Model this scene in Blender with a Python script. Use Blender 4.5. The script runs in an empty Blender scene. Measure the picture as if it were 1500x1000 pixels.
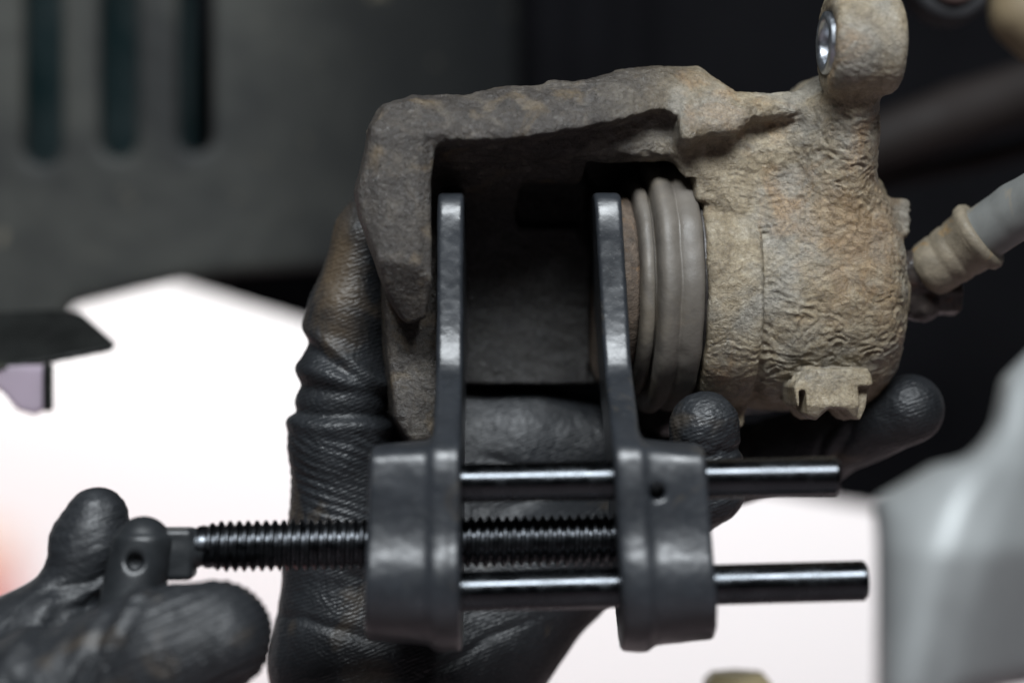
import bpy, bmesh, math
import numpy as np
from mathutils import Vector, Matrix

# ---------------------------------------------------------------- units
# Shapes are laid out in "grains" of 0.14 mm: x to the right, y away from the
# camera, p downwards (500 = camera height). M turns grains into metres.
M = 0.00014
D = 3571.0                      # camera to focus plane, grains (0.5 m)

# ---------------------------------------------------------------- camera
sc = bpy.context.scene
cam_d = bpy.data.cameras.new('camera')
cam = bpy.data.objects.new('camera', cam_d)
sc.collection.objects.link(cam)
cam.location = (0, -D * M, 0)
cam.rotation_euler = (math.radians(90), 0, 0)
cam_d.sensor_width = 36.0
cam_d.lens = 36.0 * D / 1500.0
cam_d.clip_start = 0.01
cam_d.clip_end = 100
cam_d.dof.use_dof = True
cam_d.dof.focus_distance = D * M + 0.001
cam_d.dof.aperture_fstop = 4.5
sc.camera = cam

# ---------------------------------------------------------------- world and lamps
world = bpy.data.worlds.new('World')
sc.world = world
world.use_nodes = True
bg = world.node_tree.nodes['Background']
bg.inputs[0].default_value = (0.80, 0.88, 1.0, 1)
bg.inputs[1].default_value = 0.02

def area(name, loc, target, size, size_y, power, color):
    l = bpy.data.lights.new(name, 'AREA')
    l.shape = 'RECTANGLE'; l.size = size; l.size_y = size_y
    l.energy = power; l.color = color
    o = bpy.data.objects.new(name, l)
    sc.collection.objects.link(o)
    o.location = loc
    d = Vector(target) - Vector(loc)
    o.rotation_euler = d.to_track_quat('-Z', 'Y').to_euler()
    return o
area('work_lamp', (0.05, -1.48, 1.50), (0, 0, 0), 1.4, 0.55, 86, (0.91, 0.96, 1.0))
area('wall_wash_light', (0.0, 1.9, 1.6), (0, 3.2, 0.4), 3.6, 0.4, 108, (1.0, 0.985, 0.98))  # unseen light added to wash the back wall white

sc.view_settings.view_transform = 'Standard'
sc.view_settings.look = 'None'
sc.view_settings.gamma = 1.0
sc.view_settings.exposure = 0.0
sc.render.engine = 'CYCLES'
sc.cycles.use_denoising = True
sc.cycles.max_bounces = 6

# ---------------------------------------------------------------- numpy helpers
def _hash(ix, iy, iz, s):
    h = (ix.astype(np.int64) * 374761393 + iy.astype(np.int64) * 668265263 + iz.astype(np.int64) * 2147483647 + s * 974711) & 0xffffffff
    h = ((h ^ (h >> 13)) * 1274126177) & 0xffffffff
    return (h ^ (h >> 16)) & 0xffffffff
GR = np.array([[1,1,0],[-1,1,0],[1,-1,0],[-1,-1,0],[1,0,1],[-1,0,1],[1,0,-1],[-1,0,-1],
               [0,1,1],[0,-1,1],[0,1,-1],[0,-1,-1],[1,1,0],[-1,1,0],[0,-1,1],[0,-1,-1]], dtype=np.float64)
def perlin(x, y, z, s=0):
    x, y, z = np.broadcast_arrays(np.asarray(x, float), np.asarray(y, float), np.asarray(z, float))
    ix, iy, iz = np.floor(x), np.floor(y), np.floor(z)
    fx, fy, fz = x - ix, y - iy, z - iz
    u, v, w = [f * f * f * (f * (f * 6 - 15) + 10) for f in (fx, fy, fz)]
    def g(a, b, c):
        k = GR[_hash(ix + a, iy + b, iz + c, s) & 15]
        return k[..., 0] * (fx - a) + k[..., 1] * (fy - b) + k[..., 2] * (fz - c)
    def L(t, a, b): return a + t * (b - a)
    return L(w, L(v, L(u, g(0,0,0), g(1,0,0)), L(u, g(0,1,0), g(1,1,0))),
                L(v, L(u, g(0,0,1), g(1,0,1)), L(u, g(0,1,1), g(1,1,1))))
def sstep(a, b, x):
    t = np.clip((x - a) / (b - a), 0, 1)
    return t * t * (3 - 2 * t)

class Field:
    """signed distance samples on a regular grid; solids are added and cut"""
    def __init__(s, lo, hi, h):
        s.lo = np.array(lo, float); s.h = float(h)
        s.n = [int((b - a) / h) + 2 for a, b in zip(lo, hi)]
        ax = [(lo[i] + h * np.arange(s.n[i])).astype(np.float32) for i in range(3)]
        s.ax = ax
        s.F = np.full(s.n, 1e3, np.float32)
    def sl(s, lo, hi):
        r = []
        for i in range(3):
            a = max(0, int((lo[i] - s.lo[i]) / s.h)); b = min(s.n[i], int((hi[i] - s.lo[i]) / s.h) + 2)
            r.append(slice(a, max(a, b)))
        return tuple(r)
    def xyz(s, r=None):
        r = r or (slice(None),) * 3
        return s.ax[0][r[0]][:, None, None], s.ax[1][r[1]][None, :, None], s.ax[2][r[2]][None, None, :]
    def add(s, fn, k=0.0, lo=None, hi=None):
        r = s.sl(lo, hi) if lo is not None else (slice(None),) * 3
        b = fn(*s.xyz(r)); a = s.F[r]
        s.F[r] = smin(a, b, k)
    def cut(s, fn, k=0.0, lo=None, hi=None):
        r = s.sl(lo, hi) if lo is not None else (slice(None),) * 3
        b = -fn(*s.xyz(r)); a = s.F[r]
        s.F[r] = -smin(-a, -b, k)
    def cone(s, a, b, ra, rb, k=0.0):
        m = max(ra, rb) + 2 * k + 3 * s.h
        lo = np.minimum(a, b) - m; hi = np.maximum(a, b) + m
        s.add(lambda x, y, z: rcone(x, y, z, a, b, ra, rb), k, lo, hi)
    def mesh(s):
        return surface_nets(s.F, s.lo, s.h)

def smin(a, b, k):
    if k <= 0: return np.minimum(a, b)
    h = np.maximum(k - np.abs(a - b), 0) / k
    return np.minimum(a, b) - h * h * k * 0.25
def rcone(x, y, z, a, b, r1, r2):
    a = np.array(a, float); b = np.array(b, float)
    ba = b - a; l2 = float(ba @ ba); rr = r1 - r2; a2 = max(l2 - rr * rr, 1e-6); il2 = 1.0 / l2
    px, py, pz = x - a[0], y - a[1], z - a[2]
    yy = px * ba[0] + py * ba[1] + pz * ba[2]
    zz = yy - l2
    cx, cy, cz = px * l2 - ba[0] * yy, py * l2 - ba[1] * yy, pz * l2 - ba[2] * yy
    x2 = cx * cx + cy * cy + cz * cz
    y2 = yy * yy * l2; z2 = zz * zz * l2
    k = math.copysign(1, rr) * rr * rr * x2
    d = (np.sqrt(x2 * a2 * il2) + yy * rr) * il2 - r1
    c1 = np.sign(zz) * a2 * z2 > k
    c2 = np.sign(yy) * a2 * y2 < k
    d = np.where(c2, np.sqrt(x2 + y2) * il2 - r1, d)
    d = np.where(c1, np.sqrt(x2 + z2) * il2 - r2, d)
    return d.astype(np.float32)
def poly2(u, v, pts):
    pts = np.array(pts, float); n = len(pts)
    d = np.full(np.broadcast(u, v).shape, 1e12); sg = np.ones_like(d)
    for i in range(n):
        a = pts[i]; b = pts[i - 1]
        ex, ey = b - a; wx, wy = u - a[0], v - a[1]
        t = np.clip((wx * ex + wy * ey) / max(ex * ex + ey * ey, 1e-9), 0, 1)
        d = np.minimum(d, (wx - ex * t) ** 2 + (wy - ey * t) ** 2)
        c1 = v >= a[1]; c2 = v < b[1]; c3 = ex * wy > ey * wx
        flip = (c1 & c2 & c3) | (~c1 & ~c2 & ~c3)
        sg = np.where(flip, -sg, sg)
    return (sg * np.sqrt(d)).astype(np.float32)
def extr(d2, w, lo, hi, r):
    """extrusion of a flat distance d2 along w from lo to hi with rounded edges r"""
    a = d2 + r; b = np.abs(w - (lo + hi) / 2) - (hi - lo) / 2 + r
    return (np.minimum(np.maximum(a, b), 0) + np.sqrt(np.maximum(a, 0) ** 2 + np.maximum(b, 0) ** 2) - r).astype(np.float32)
def box(x, y, z, lo, hi, r=0.0):
    q = [np.abs(c - (a + b) / 2) - (b - a) / 2 + r for c, a, b in zip((x, y, z), lo, hi)]
    o = np.sqrt(sum(np.maximum(t, 0) ** 2 for t in q))
    return (o + np.minimum(np.maximum(np.maximum(q[0], q[1]), q[2]), 0) - r).astype(np.float32)
def cyl(x, y, z, c, R, lo, hi, r=0.0):      # axis x, centre c = (y, p)
    return extr(np.sqrt((y - c[0]) ** 2 + (z - c[1]) ** 2) - R, x, lo, hi, r)

def surface_nets(F, lo, h):
    n = F.shape
    S = F < 0
    cnt = np.zeros([k - 1 for k in n], np.int8)
    for a in (0, 1):
        for b in (0, 1):
            for c in (0, 1):
                cnt += S[a:n[0] - 1 + a, b:n[1] - 1 + b, c:n[2] - 1 + c]
    idx = np.argwhere((cnt > 0) & (cnt < 8))
    off = np.array([(a, b, c) for a in (0, 1) for b in (0, 1) for c in (0, 1)])
    V = np.stack([F[idx[:, 0] + o[0], idx[:, 1] + o[1], idx[:, 2] + o[2]] for o in off], 1).astype(float)
    pos = np.zeros((len(idx), 3)); num = np.zeros(len(idx))
    for i in range(8):
        for j in range(i + 1, 8):
            if np.abs(off[i] - off[j]).sum() != 1: continue
            a, b = V[:, i], V[:, j]
            m = (a < 0) != (b < 0)
            t = np.where(m, a / np.where(m, a - b, 1), 0)
            pos += np.where(m[:, None], off[i] + t[:, None] * (off[j] - off[i]), 0)
            num += m
    pos = (pos / num[:, None] + idx) * h + lo
    im = np.full(cnt.shape, -1, np.int32)
    im[idx[:, 0], idx[:, 1], idx[:, 2]] = np.arange(len(idx))
    quads = []
    for ax in range(3):
        o1, o2 = (ax + 1) % 3, (ax + 2) % 3
        sa = [slice(None)] * 3; sb = [slice(None)] * 3
        sa[ax] = slice(0, n[ax] - 1); sb[ax] = slice(1, n[ax])
        e = np.argwhere(S[tuple(sa)] != S[tuple(sb)])
        ok = (e[:, o1] > 0) & (e[:, o1] < n[o1] - 1) & (e[:, o2] > 0) & (e[:, o2] < n[o2] - 1)
        e = e[ok]
        def cell(d1, d2):
            c = e.copy(); c[:, o1] += d1; c[:, o2] += d2
            return im[c[:, 0], c[:, 1], c[:, 2]]
        q = np.stack([cell(-1, -1), cell(0, -1), cell(0, 0), cell(-1, 0)], 1)
        neg = S[e[:, 0], e[:, 1], e[:, 2]]
        q[~neg] = q[~neg][:, ::-1]
        quads.append(q)
    return pos, np.concatenate(quads)

def vnormals(v, f):
    a, b, c, d = v[f[:, 0]], v[f[:, 1]], v[f[:, 2]], v[f[:, 3]]
    fn = np.cross(c - a, d - b)
    n = np.zeros_like(v)
    for i in range(4):
        for k in range(3):
            n[:, k] += np.bincount(f[:, i], fn[:, k], len(v))
    return n / np.maximum(np.linalg.norm(n, axis=1, keepdims=True), 1e-9)
def relax(v, f, it=1, w=0.5):
    for _ in range(it):
        s = np.zeros_like(v); c = np.zeros(len(v))
        for i in range(4):
            j = (i + 1) % 4
            for k in range(3):
                s[:, k] += np.bincount(f[:, i], v[f[:, j], k], len(v)) + np.bincount(f[:, j], v[f[:, i], k], len(v))
            c += np.bincount(f[:, i], None, len(v)) + np.bincount(f[:, j], None, len(v))
        v = v + w * (s / np.maximum(c, 1)[:, None] - v)
    return v

def to_m(v):
    v = np.asarray(v, float)
    return np.stack([(v[..., 0] - 750) * M, v[..., 1] * M, (500 - v[..., 2]) * M], -1)

# a point seen at (px, py) that stands y grains behind the focus plane
def pw(px, py, y):
    f = (D + y) / D
    return np.array([750 + (px - 750) * f, y, 500 + (py - 500) * f])

# ---------------------------------------------------------------- object helpers
def link(name, me, mat, parent=None, smooth=True):
    o = bpy.data.objects.new(name, me)
    sc.collection.objects.link(o)
    if mat: me.materials.append(mat)
    if smooth: me.polygons.foreach_set('use_smooth', [True] * len(me.polygons))
    if parent is not None:
        o.parent = parent
        o.matrix_parent_inverse = Matrix.Translation(-Vector(parent.location))
    return o
def quadmesh(name, v, f, mat, parent=None, flip=True, smooth=True):
    """v in grains; f quads (or a list of faces)"""
    vm = to_m(v)
    me = bpy.data.meshes.new(name)
    f = np.asarray(f)
    if flip: f = f[:, ::-1]
    k = f.shape[1]
    me.vertices.add(len(vm)); me.vertices.foreach_set('co', vm.astype(np.float32).ravel())
    me.loops.add(f.size); me.loops.foreach_set('vertex_index', f.astype(np.int32).ravel())
    me.polygons.add(len(f)); me.polygons.foreach_set('loop_start', np.arange(0, f.size, k, dtype=np.int32))
    me.polygons.foreach_set('loop_total', np.full(len(f), k, np.int32))
    me.update(calc_edges=True); me.validate()
    return link(name, me, mat, parent, smooth)
def tag(o, label=None, cat=None, group=None, kind=None):
    if label: o['label'] = label
    if cat: o['category'] = cat
    if group: o['group'] = group
    if kind: o['kind'] = kind
    return o
def thing(name, loc, label, cat):
    o = bpy.data.objects.new(name, None)
    sc.collection.objects.link(o)
    o.empty_display_size = 0.01
    o.location = tuple(to_m(loc))
    return tag(o, label, cat)
def basis(d):
    d = np.array(d, float); d /= np.linalg.norm(d)
    a = np.array([0, 0, 1.0]) if abs(d[2]) < 0.9 else np.array([1.0, 0, 0])
    u = np.cross(d, a); u /= np.linalg.norm(u)
    return d, u, np.cross(d, u)
def lathe(name, a, b, prof, mat, parent=None, n=64):
    """profile [(t along a->b in grains, radius)] turned about the line a-b"""
    a = np.array(a, float); d, u, w = basis(np.array(b, float) - a)
    th = np.linspace(0, 2 * math.pi, n, endpoint=False)
    v = []
    for t, r in prof:
        v.append(a + d * t + np.cos(th)[:, None] * u * r + np.sin(th)[:, None] * w * r)
    v = np.concatenate(v); f = []
    i = np.arange(n)
    for k in range(len(prof) - 1):
        f.append(np.stack([k * n + i, k * n + (i + 1) % n, (k + 1) * n + (i + 1) % n, (k + 1) * n + i], 1))
    o = quadmesh(name, v, np.concatenate(f), mat, parent)
    bm = bmesh.new(); bm.from_mesh(o.data)
    bmesh.ops.remove_doubles(bm, verts=bm.verts, dist=1e-8)
    bmesh.ops.recalc_face_normals(bm, faces=bm.faces)
    bm.to_mesh(o.data); bm.free()
    return o
def sharpen(o, deg=35):
    bm = bmesh.new(); bm.from_mesh(o.data)
    for e in bm.edges:
        if len(e.link_faces) == 2 and e.calc_face_angle(0) > math.radians(deg): e.smooth = False
    bm.to_mesh(o.data); bm.free()

# ---------------------------------------------------------------- materials
class Mat:
    def __init__(s, name):
        s.m = bpy.data.materials.new(name); s.m.use_nodes = True
        s.t = s.m.node_tree; s.b = s.t.nodes['Principled BSDF']
        s.tc = s.t.nodes.new('ShaderNodeTexCoord')
    def n(s, typ, **kw):
        o = s.t.nodes.new(typ)
        for k, v in kw.items(): setattr(o, k, v)
        return o
    def l(s, a, b): s.t.links.new(a, b)
    def mapped(s, scale=(1, 1, 1), rot=(0, 0, 0)):
        m = s.n('ShaderNodeMapping'); m.inputs['Scale'].default_value = scale; m.inputs['Rotation'].default_value = rot
        s.l(s.tc.outputs['Object'], m.inputs['Vector']); return m.outputs[0]
    def noise(s, scale, detail=4, rough=0.55, dist=0.0, vec=None):
        o = s.n('ShaderNodeTexNoise'); o.inputs['Scale'].default_value = scale
        o.inputs['Detail'].default_value = detail; o.inputs['Roughness'].default_value = rough
        o.inputs['Distortion'].default_value = dist
        s.l(vec or s.tc.outputs['Object'], o.inputs['Vector']); return o.outputs['Fac']
    def ramp(s, fac, stops, interp='LINEAR'):
        o = s.n('ShaderNodeValToRGB'); o.color_ramp.interpolation = interp
        e = o.color_ramp.elements
        while len(e) < len(stops): e.new(0.5)
        for i, (p, c) in enumerate(stops):
            e[i].position = p; e[i].color = (*(c if hasattr(c, '__len__') else (c, c, c)), 1)
        s.l(fac, o.inputs[0]); return o.outputs[0]
    def mix(s, fac, a, b, mode='MIX'):
        o = s.n('ShaderNodeMix', data_type='RGBA', blend_type=mode)
        for v, i in ((fac, 0), (a, 6), (b, 7)):
            if isinstance(v, (int, float)): o.inputs[i].default_value = v if i == 0 else (v, v, v, 1)
            elif isinstance(v, tuple): o.inputs[i].default_value = (*v, 1)
            else: s.l(v, o.inputs[i])
        return o.outputs[2]
    def math(s, op, a, b=0.0):
        o = s.n('ShaderNodeMath', operation=op)
        for i, v in enumerate((a, b)):
            if isinstance(v, (int, float)): o.inputs[i].default_value = v
            else: s.l(v, o.inputs[i])
        return o.outputs[0]
    def bump(s, h, strength, dist, prev=None):
        o = s.n('ShaderNodeBump'); o.inputs['Strength'].default_value = strength; o.inputs['Distance'].default_value = dist
        s.l(h, o.inputs['Height'])
        if prev: s.l(prev, o.inputs['Normal'])
        return o.outputs[0]
    def out(s, color=None, rough=None, metal=None, normal=None, spec=None):
        for k, v in (('Base Color', color), ('Roughness', rough), ('Metallic', metal), ('Normal', normal), ('Specular IOR Level', spec)):
            if v is None: continue
            if isinstance(v, (int, float)): s.b.inputs[k].default_value = v
            elif isinstance(v, tuple): s.b.inputs[k].default_value = (*v, 1)
            else: s.l(v, s.b.inputs[k])
        return s.m

def mat_cast():
    m = Mat('cast_iron_dirt')
    sep = m.n('ShaderNodeSeparateXYZ'); m.l(m.tc.outputs['Object'], sep.inputs[0])
    big = m.noise(60, 4, 0.6, 0.4)
    mid = m.noise(240, 5, 0.65, 0.6)
    fin = m.noise(1500, 4, 0.7)
    crust = m.ramp(mid, [(0.25, (0.105, 0.078, 0.046)), (0.44, (0.255, 0.203, 0.128)), (0.60, (0.345, 0.287, 0.196)), (0.78, (0.45, 0.40, 0.31))])
    grey = m.ramp(mid, [(0.3, (0.17, 0.152, 0.120)), (0.7, (0.34, 0.31, 0.255))])
    crust = m.mix(m.ramp(big, [(0.46, 0), (0.62, 1)]), crust, grey)
    rustn = m.noise(75, 3, 0.55, 0.8, m.mapped((1, 1, 1), (0.4, 0.2, 0.9)))
    crust = m.mix(m.math('MULTIPLY', m.ramp(rustn, [(0.57, 0), (0.72, 1)]), 0.6), crust, m.ramp(fin, [(0.3, (0.19, 0.105, 0.045)), (0.7, (0.38, 0.24, 0.11))]))
    # ochre rust bleeding down the barrel below the neck
    vd = m.n('ShaderNodeVectorMath', operation='DISTANCE')
    q = to_m(yaw(np.array([1268, 20, 335.0]))); m.l(m.mapped((1.25, 1, 0.75)), vd.inputs[0]); vd.inputs[1].default_value = (q[0] * 1.25, q[1], q[2] * 0.75)
    nr = m.math('ADD', vd.outputs['Value'], m.math('MULTIPLY', m.math('SUBTRACT', m.noise(95, 5, 0.65, 0.8), 0.5), 0.034))
    crust = m.mix(m.math('MULTIPLY', m.ramp(nr, [(0.004, 1), (0.016, 0)]), 0.62), crust, m.ramp(mid, [(0.3, (0.20, 0.105, 0.035)), (0.7, (0.42, 0.265, 0.115))]))
    # bare, darker iron on the bridge and outer finger
    iron = m.ramp(mid, [(0.25, (0.028, 0.0235, 0.020)), (0.5, (0.054, 0.0455, 0.038)), (0.74, (0.128, 0.110, 0.087))])
    iron = m.mix(m.math('MULTIPLY', m.ramp(m.noise(110, 4, 0.6, 0.5), [(0.56, 0), (0.72, 1)]), 0.6), iron, (0.20, 0.145, 0.08))
    xm = m.math('ADD', sep.outputs[0], m.math('MULTIPLY', m.math('SUBTRACT', big, 0.5), 0.03))
    mr = m.n('ShaderNodeMapRange', interpolation_type='SMOOTHSTEP')
    mr.inputs[1].default_value = 0.016; mr.inputs[2].default_value = 0.049
    m.l(xm, mr.inputs[0])
    col = m.mix(mr.outputs[0], iron, crust)
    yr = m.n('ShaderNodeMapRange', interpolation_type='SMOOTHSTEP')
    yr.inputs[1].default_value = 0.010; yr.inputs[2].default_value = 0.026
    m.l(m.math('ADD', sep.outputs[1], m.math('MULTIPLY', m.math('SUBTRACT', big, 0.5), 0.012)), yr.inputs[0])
    inner_dark = m.math('MULTIPLY', m.math('MULTIPLY', yr.outputs[0], m.math('SUBTRACT', 1.0, mr.outputs[0])), 0.95)  # darker tone on the iron part, growing with depth
    col = m.mix(inner_dark, col, m.ramp(mid, [(0.3, (0.009, 0.0088, 0.0085)), (0.75, (0.024, 0.022, 0.020))]))
    col = m.mix(0.5, col, m.ramp(fin, [(0.28, 0.3), (0.68, 1.3)]), 'MULTIPLY')
    spk = m.noise(2600, 2, 0.5)
    rough = m.ramp(spk, [(0.42, 0.58), (0.68, 0.20)])
    bmp = m.bump(m.noise(850, 6, 0.7, 0.5), 0.85, 0.0009)
    bmp = m.bump(m.noise(3200, 4, 0.7), 0.5, 0.0002, bmp)
    # damp patches with a thin wet film
    wet = m.math('MULTIPLY', m.ramp(m.noise(130, 4, 0.6, 0.6), [(0.48, 0), (0.66, 1)]), 0.55)
    m.l(wet, m.b.inputs['Coat Weight']); m.b.inputs['Coat Roughness'].default_value = 0.22; m.l(bmp, m.b.inputs['Coat Normal'])
    return m.out(col, rough, 0.0, bmp, 0.7)
def mat_simple(name, col, rough, metal=0.0, spec=0.5, var=0.25, scale=300, bs=0.2, bd=0.0002, bscale=1200, dirt=None, dirtr=(0.55, 0.7)):
    m = Mat(name)
    nz = m.noise(scale, 5, 0.6, 0.3)
    c = m.ramp(nz, [(0.3, tuple(v * (1 - var) for v in col)), (0.7, tuple(v * (1 + var) for v in col))])
    if dirt: c = m.mix(m.ramp(m.noise(scale * 0.6, 5, 0.65, 0.5), [(dirtr[0], 0), (dirtr[1], 1)]), c, dirt)
    r = m.ramp(m.noise(scale * 1.7, 4, 0.6), [(0.3, max(0.02, rough - 0.1)), (0.7, min(1, rough + 0.12))])
    return m.out(c, r, metal, m.bump(m.noise(bscale, 4, 0.6), bs, bd), spec)
def mat_glove(name, weave=1.0, tint=(0.0135, 0.015, 0.0172)):
    m = Mat(name)
    nz = m.noise(90, 4, 0.6, 0.3)
    c = m.ramp(nz, [(0.3, tuple(v * 0.75 for v in tint)), (0.7, tuple(v * 1.3 for v in tint))])
    # brown brake dirt rubbed into the raised knit
    c = m.mix(m.math('MULTIPLY', m.ramp(m.noise(48, 4, 0.6, 0.6), [(0.60, 0), (0.72, 1)]), 0.55), c, (0.085, 0.062, 0.038))
    # brown smear wiped along the thumb of the holding hand
    vd = m.n('ShaderNodeVectorMath', operation='DISTANCE')
    m.l(m.mapped((1.6, 1, 0.55)), vd.inputs[0]); q = to_m(pw(496, 395, 95)); vd.inputs[1].default_value = (q[0] * 1.6, q[1], q[2] * 0.55)
    near = m.math('ADD', vd.outputs['Value'], m.math('MULTIPLY', m.math('SUBTRACT', m.noise(170, 4, 0.6, 0.5), 0.5), 0.012))
    c = m.mix(m.math('MULTIPLY', m.ramp(near, [(0.004, 1), (0.0105, 0)]), 0.6), c, (0.115, 0.080, 0.045))
    v = m.n('ShaderNodeTexVoronoi', feature='SMOOTH_F1'); v.inputs['Scale'].default_value = 1000
    m.l(m.mapped((1, 1, 1.5), (0, 0.5, 0)), v.inputs['Vector'])
    b = m.bump(v.outputs['Distance'], 0.35 * weave, 0.0005)
    wv = m.n('ShaderNodeTexWave', wave_type='BANDS', bands_direction='Z'); wv.inputs['Scale'].default_value = 400
    wv.inputs['Distortion'].default_value = 2.5; wv.inputs['Detail'].default_value = 2; wv.inputs['Detail Scale'].default_value = 0.6
    m.l(m.mapped((1, 1, 1), (0, 0.35, 0)), wv.inputs['Vector'])
    b = m.bump(wv.outputs['Fac'], 0.16 * weave, 0.0004, b)
    b = m.bump(m.noise(200, 5, 0.6, 0.8), 0.35, 0.0014, b)
    r = m.ramp(m.noise(260, 4, 0.6), [(0.3, 0.40), (0.7, 0.58)])
    return m.out(c, r, 0.0, b, 0.45)

RUBBER = mat_simple('boot_rubber', (0.112, 0.099, 0.084), 0.55, var=0.22, scale=110, bs=0.35, bd=0.0003, bscale=700, dirt=(0.150, 0.125, 0.092), dirtr=(0.5, 0.75))
RUST = mat_simple('piston_rust', (0.085, 0.062, 0.045), 0.75, var=0.5, scale=420, bs=0.7, bd=0.0006, bscale=900, dirt=(0.15, 0.092, 0.05))
ZINC = mat_simple('zinc_sleeve', (0.50, 0.53, 0.57), 0.38, metal=1.0, var=0.1, scale=500, bs=0.1)
def mat_plate():
    m = Mat('black_forged_steel')
    c = m.ramp(m.noise(130, 5, 0.65, 0.4), [(0.3, (0.014, 0.016, 0.019)), (0.7, (0.024, 0.027, 0.032))])
    c = m.mix(m.ramp(m.noise(2300, 2, 0.5), [(0.70, 0), (0.76, 0.5)]), c, (0.22, 0.22, 0.21))      # specks
    sc_ = m.noise(60, 6, 0.75, 0.2, m.mapped((14, 14, 1), (0.1, 0.5, 0.3)))
    c = m.mix(m.ramp(sc_, [(0.66, 0), (0.74, 0.35)]), c, (0.14, 0.145, 0.15))                    # scuffs
    c = m.mix(m.math('MULTIPLY', m.ramp(m.noise(90, 4, 0.6, 0.8), [(0.62, 0), (0.74, 1)]), 0.35), c, (0.10, 0.078, 0.05))  # brake dirt
    r = m.ramp(m.noise(220, 5, 0.65, 0.5), [(0.3, 0.29), (0.7, 0.42)])
    return m.out(c, r, 0.0, m.bump(m.noise(1500, 4, 0.6), 0.12, 0.00025), 0.62)
PLATE = mat_plate()
ROD = mat_simple('black_oxide_rod', (0.052, 0.056, 0.061), 0.22, metal=1.0, var=0.18, scale=170, bs=0.05, bd=0.0001, bscale=500)
SCREW = mat_simple('oiled_black_screw', (0.060, 0.064, 0.070), 0.32, metal=1.0, var=0.25, scale=300, bs=0.12, bd=0.0002)
HEADM = mat_simple('black_handle_steel', (0.018, 0.020, 0.022), 0.36, spec=0.5, var=0.2, scale=150, bs=0.2)
GLOVE = mat_glove('black_glove')
GLOVE2 = mat_glove('black_glove_smooth', 0.6)
LINER = mat_simple('dusty_black_plastic', (0.030, 0.032, 0.029), 0.6, spec=0.3, var=0.55, scale=14, bs=0.3, bd=0.001, bscale=150, dirt=(0.12, 0.11, 0.085), dirtr=(0.62, 0.8))
TEAL = mat_simple('teal_body_paint', (0.002, 0.015, 0.017), 0.4, var=0.2, scale=30)
FENDER = mat_simple('dark_inner_fender', (0.0032, 0.0032, 0.0040), 0.85, spec=0.06, var=0.3, scale=14)
CLIP = mat_simple('black_clip_plastic', (0.006, 0.0065, 0.006), 0.55, spec=0.2, var=0.5, scale=90, dirt=(0.05, 0.05, 0.035), dirtr=(0.6, 0.75))
def mat_lilac():
    m = Mat('pale_lilac_plastic'); m.out((0.62, 0.54, 0.62), 0.5)
    tr = m.n('ShaderNodeBsdfTranslucent'); tr.inputs[0].default_value = (0.66, 0.56, 0.66, 1)
    mx = m.n('ShaderNodeMixShader'); mx.inputs[0].default_value = 0.6
    m.l(m.b.outputs[0], mx.inputs[1]); m.l(tr.outputs[0], mx.inputs[2])
    m.l(mx.outputs[0], m.t.nodes['Material Output'].inputs[0])
    return m.m
LILAC = mat_lilac()
ALU = mat_simple('aluminium_casting', (0.27, 0.282, 0.282), 0.5, metal=0.2, var=0.15, scale=40)
HOSE = mat_simple('grey_rubber_hose', (0.165, 0.170, 0.162), 0.6, var=0.15, scale=120, bs=0.15, dirt=(0.24, 0.20, 0.14))
FERR = mat_simple('dirty_crimp_ferrule', (0.19, 0.16, 0.115), 0.6, var=0.3, scale=260, bs=0.5, bd=0.0005, bscale=500, dirt=(0.28, 0.17, 0.06), dirtr=(0.6, 0.75))
FITT = mat_simple('rusty_banjo', (0.035, 0.028, 0.024), 0.4, var=0.5, scale=400, bs=0.6, bd=0.0005, bscale=600, dirt=(0.08, 0.045, 0.03))
RUSTY = mat_simple('rusty_bracket_steel', (0.17, 0.13, 0.075), 0.7, var=0.4, scale=60, bs=0.4, bd=0.001, bscale=150)
WALLU = mat_simple('white_wall_paint', (0.86, 0.86, 0.86), 0.7, var=0.01, scale=2)
WALLD = mat_simple('off_white_wall_paint', (0.80, 0.79, 0.795), 0.6, var=0.01, scale=2)
FLOOR = mat_simple('pinkish_epoxy_floor', (0.20, 0.155, 0.16), 0.5, var=0.05, scale=3)
RED = mat_simple('red_enamel', (0.62, 0.05, 0.02), 0.4, var=0.08, scale=4)
ORANGE = mat_simple('orange_enamel', (0.80, 0.42, 0.24), 0.4, var=0.08, scale=4)

# ================================================================ SETTING
def wall_box(name, lo, hi, mat):
    bm = bmesh.new(); bmesh.ops.create_cube(bm, size=1)
    for v in bm.verts:
        v.co = Vector([lo[i] + (v.co[i] + 0.5) * (hi[i] - lo[i]) for i in range(3)])
    me = bpy.data.meshes.new(name); bm.to_mesh(me); bm.free()
    return link(name, me, mat, None, False)
tag(wall_box('workshop_wall', (-4, 3.2, -0.75), (4, 3.35, 3.0), WALLU), kind='structure')
tag(wall_box('wall_dado', (-4, 3.17, -0.75), (4, 3.198, -0.085), WALLD), kind='structure')
tag(wall_box('workshop_floor', (-4, -2.5, -0.85), (4, 3.35, -0.751), FLOOR), kind='structure')

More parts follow.
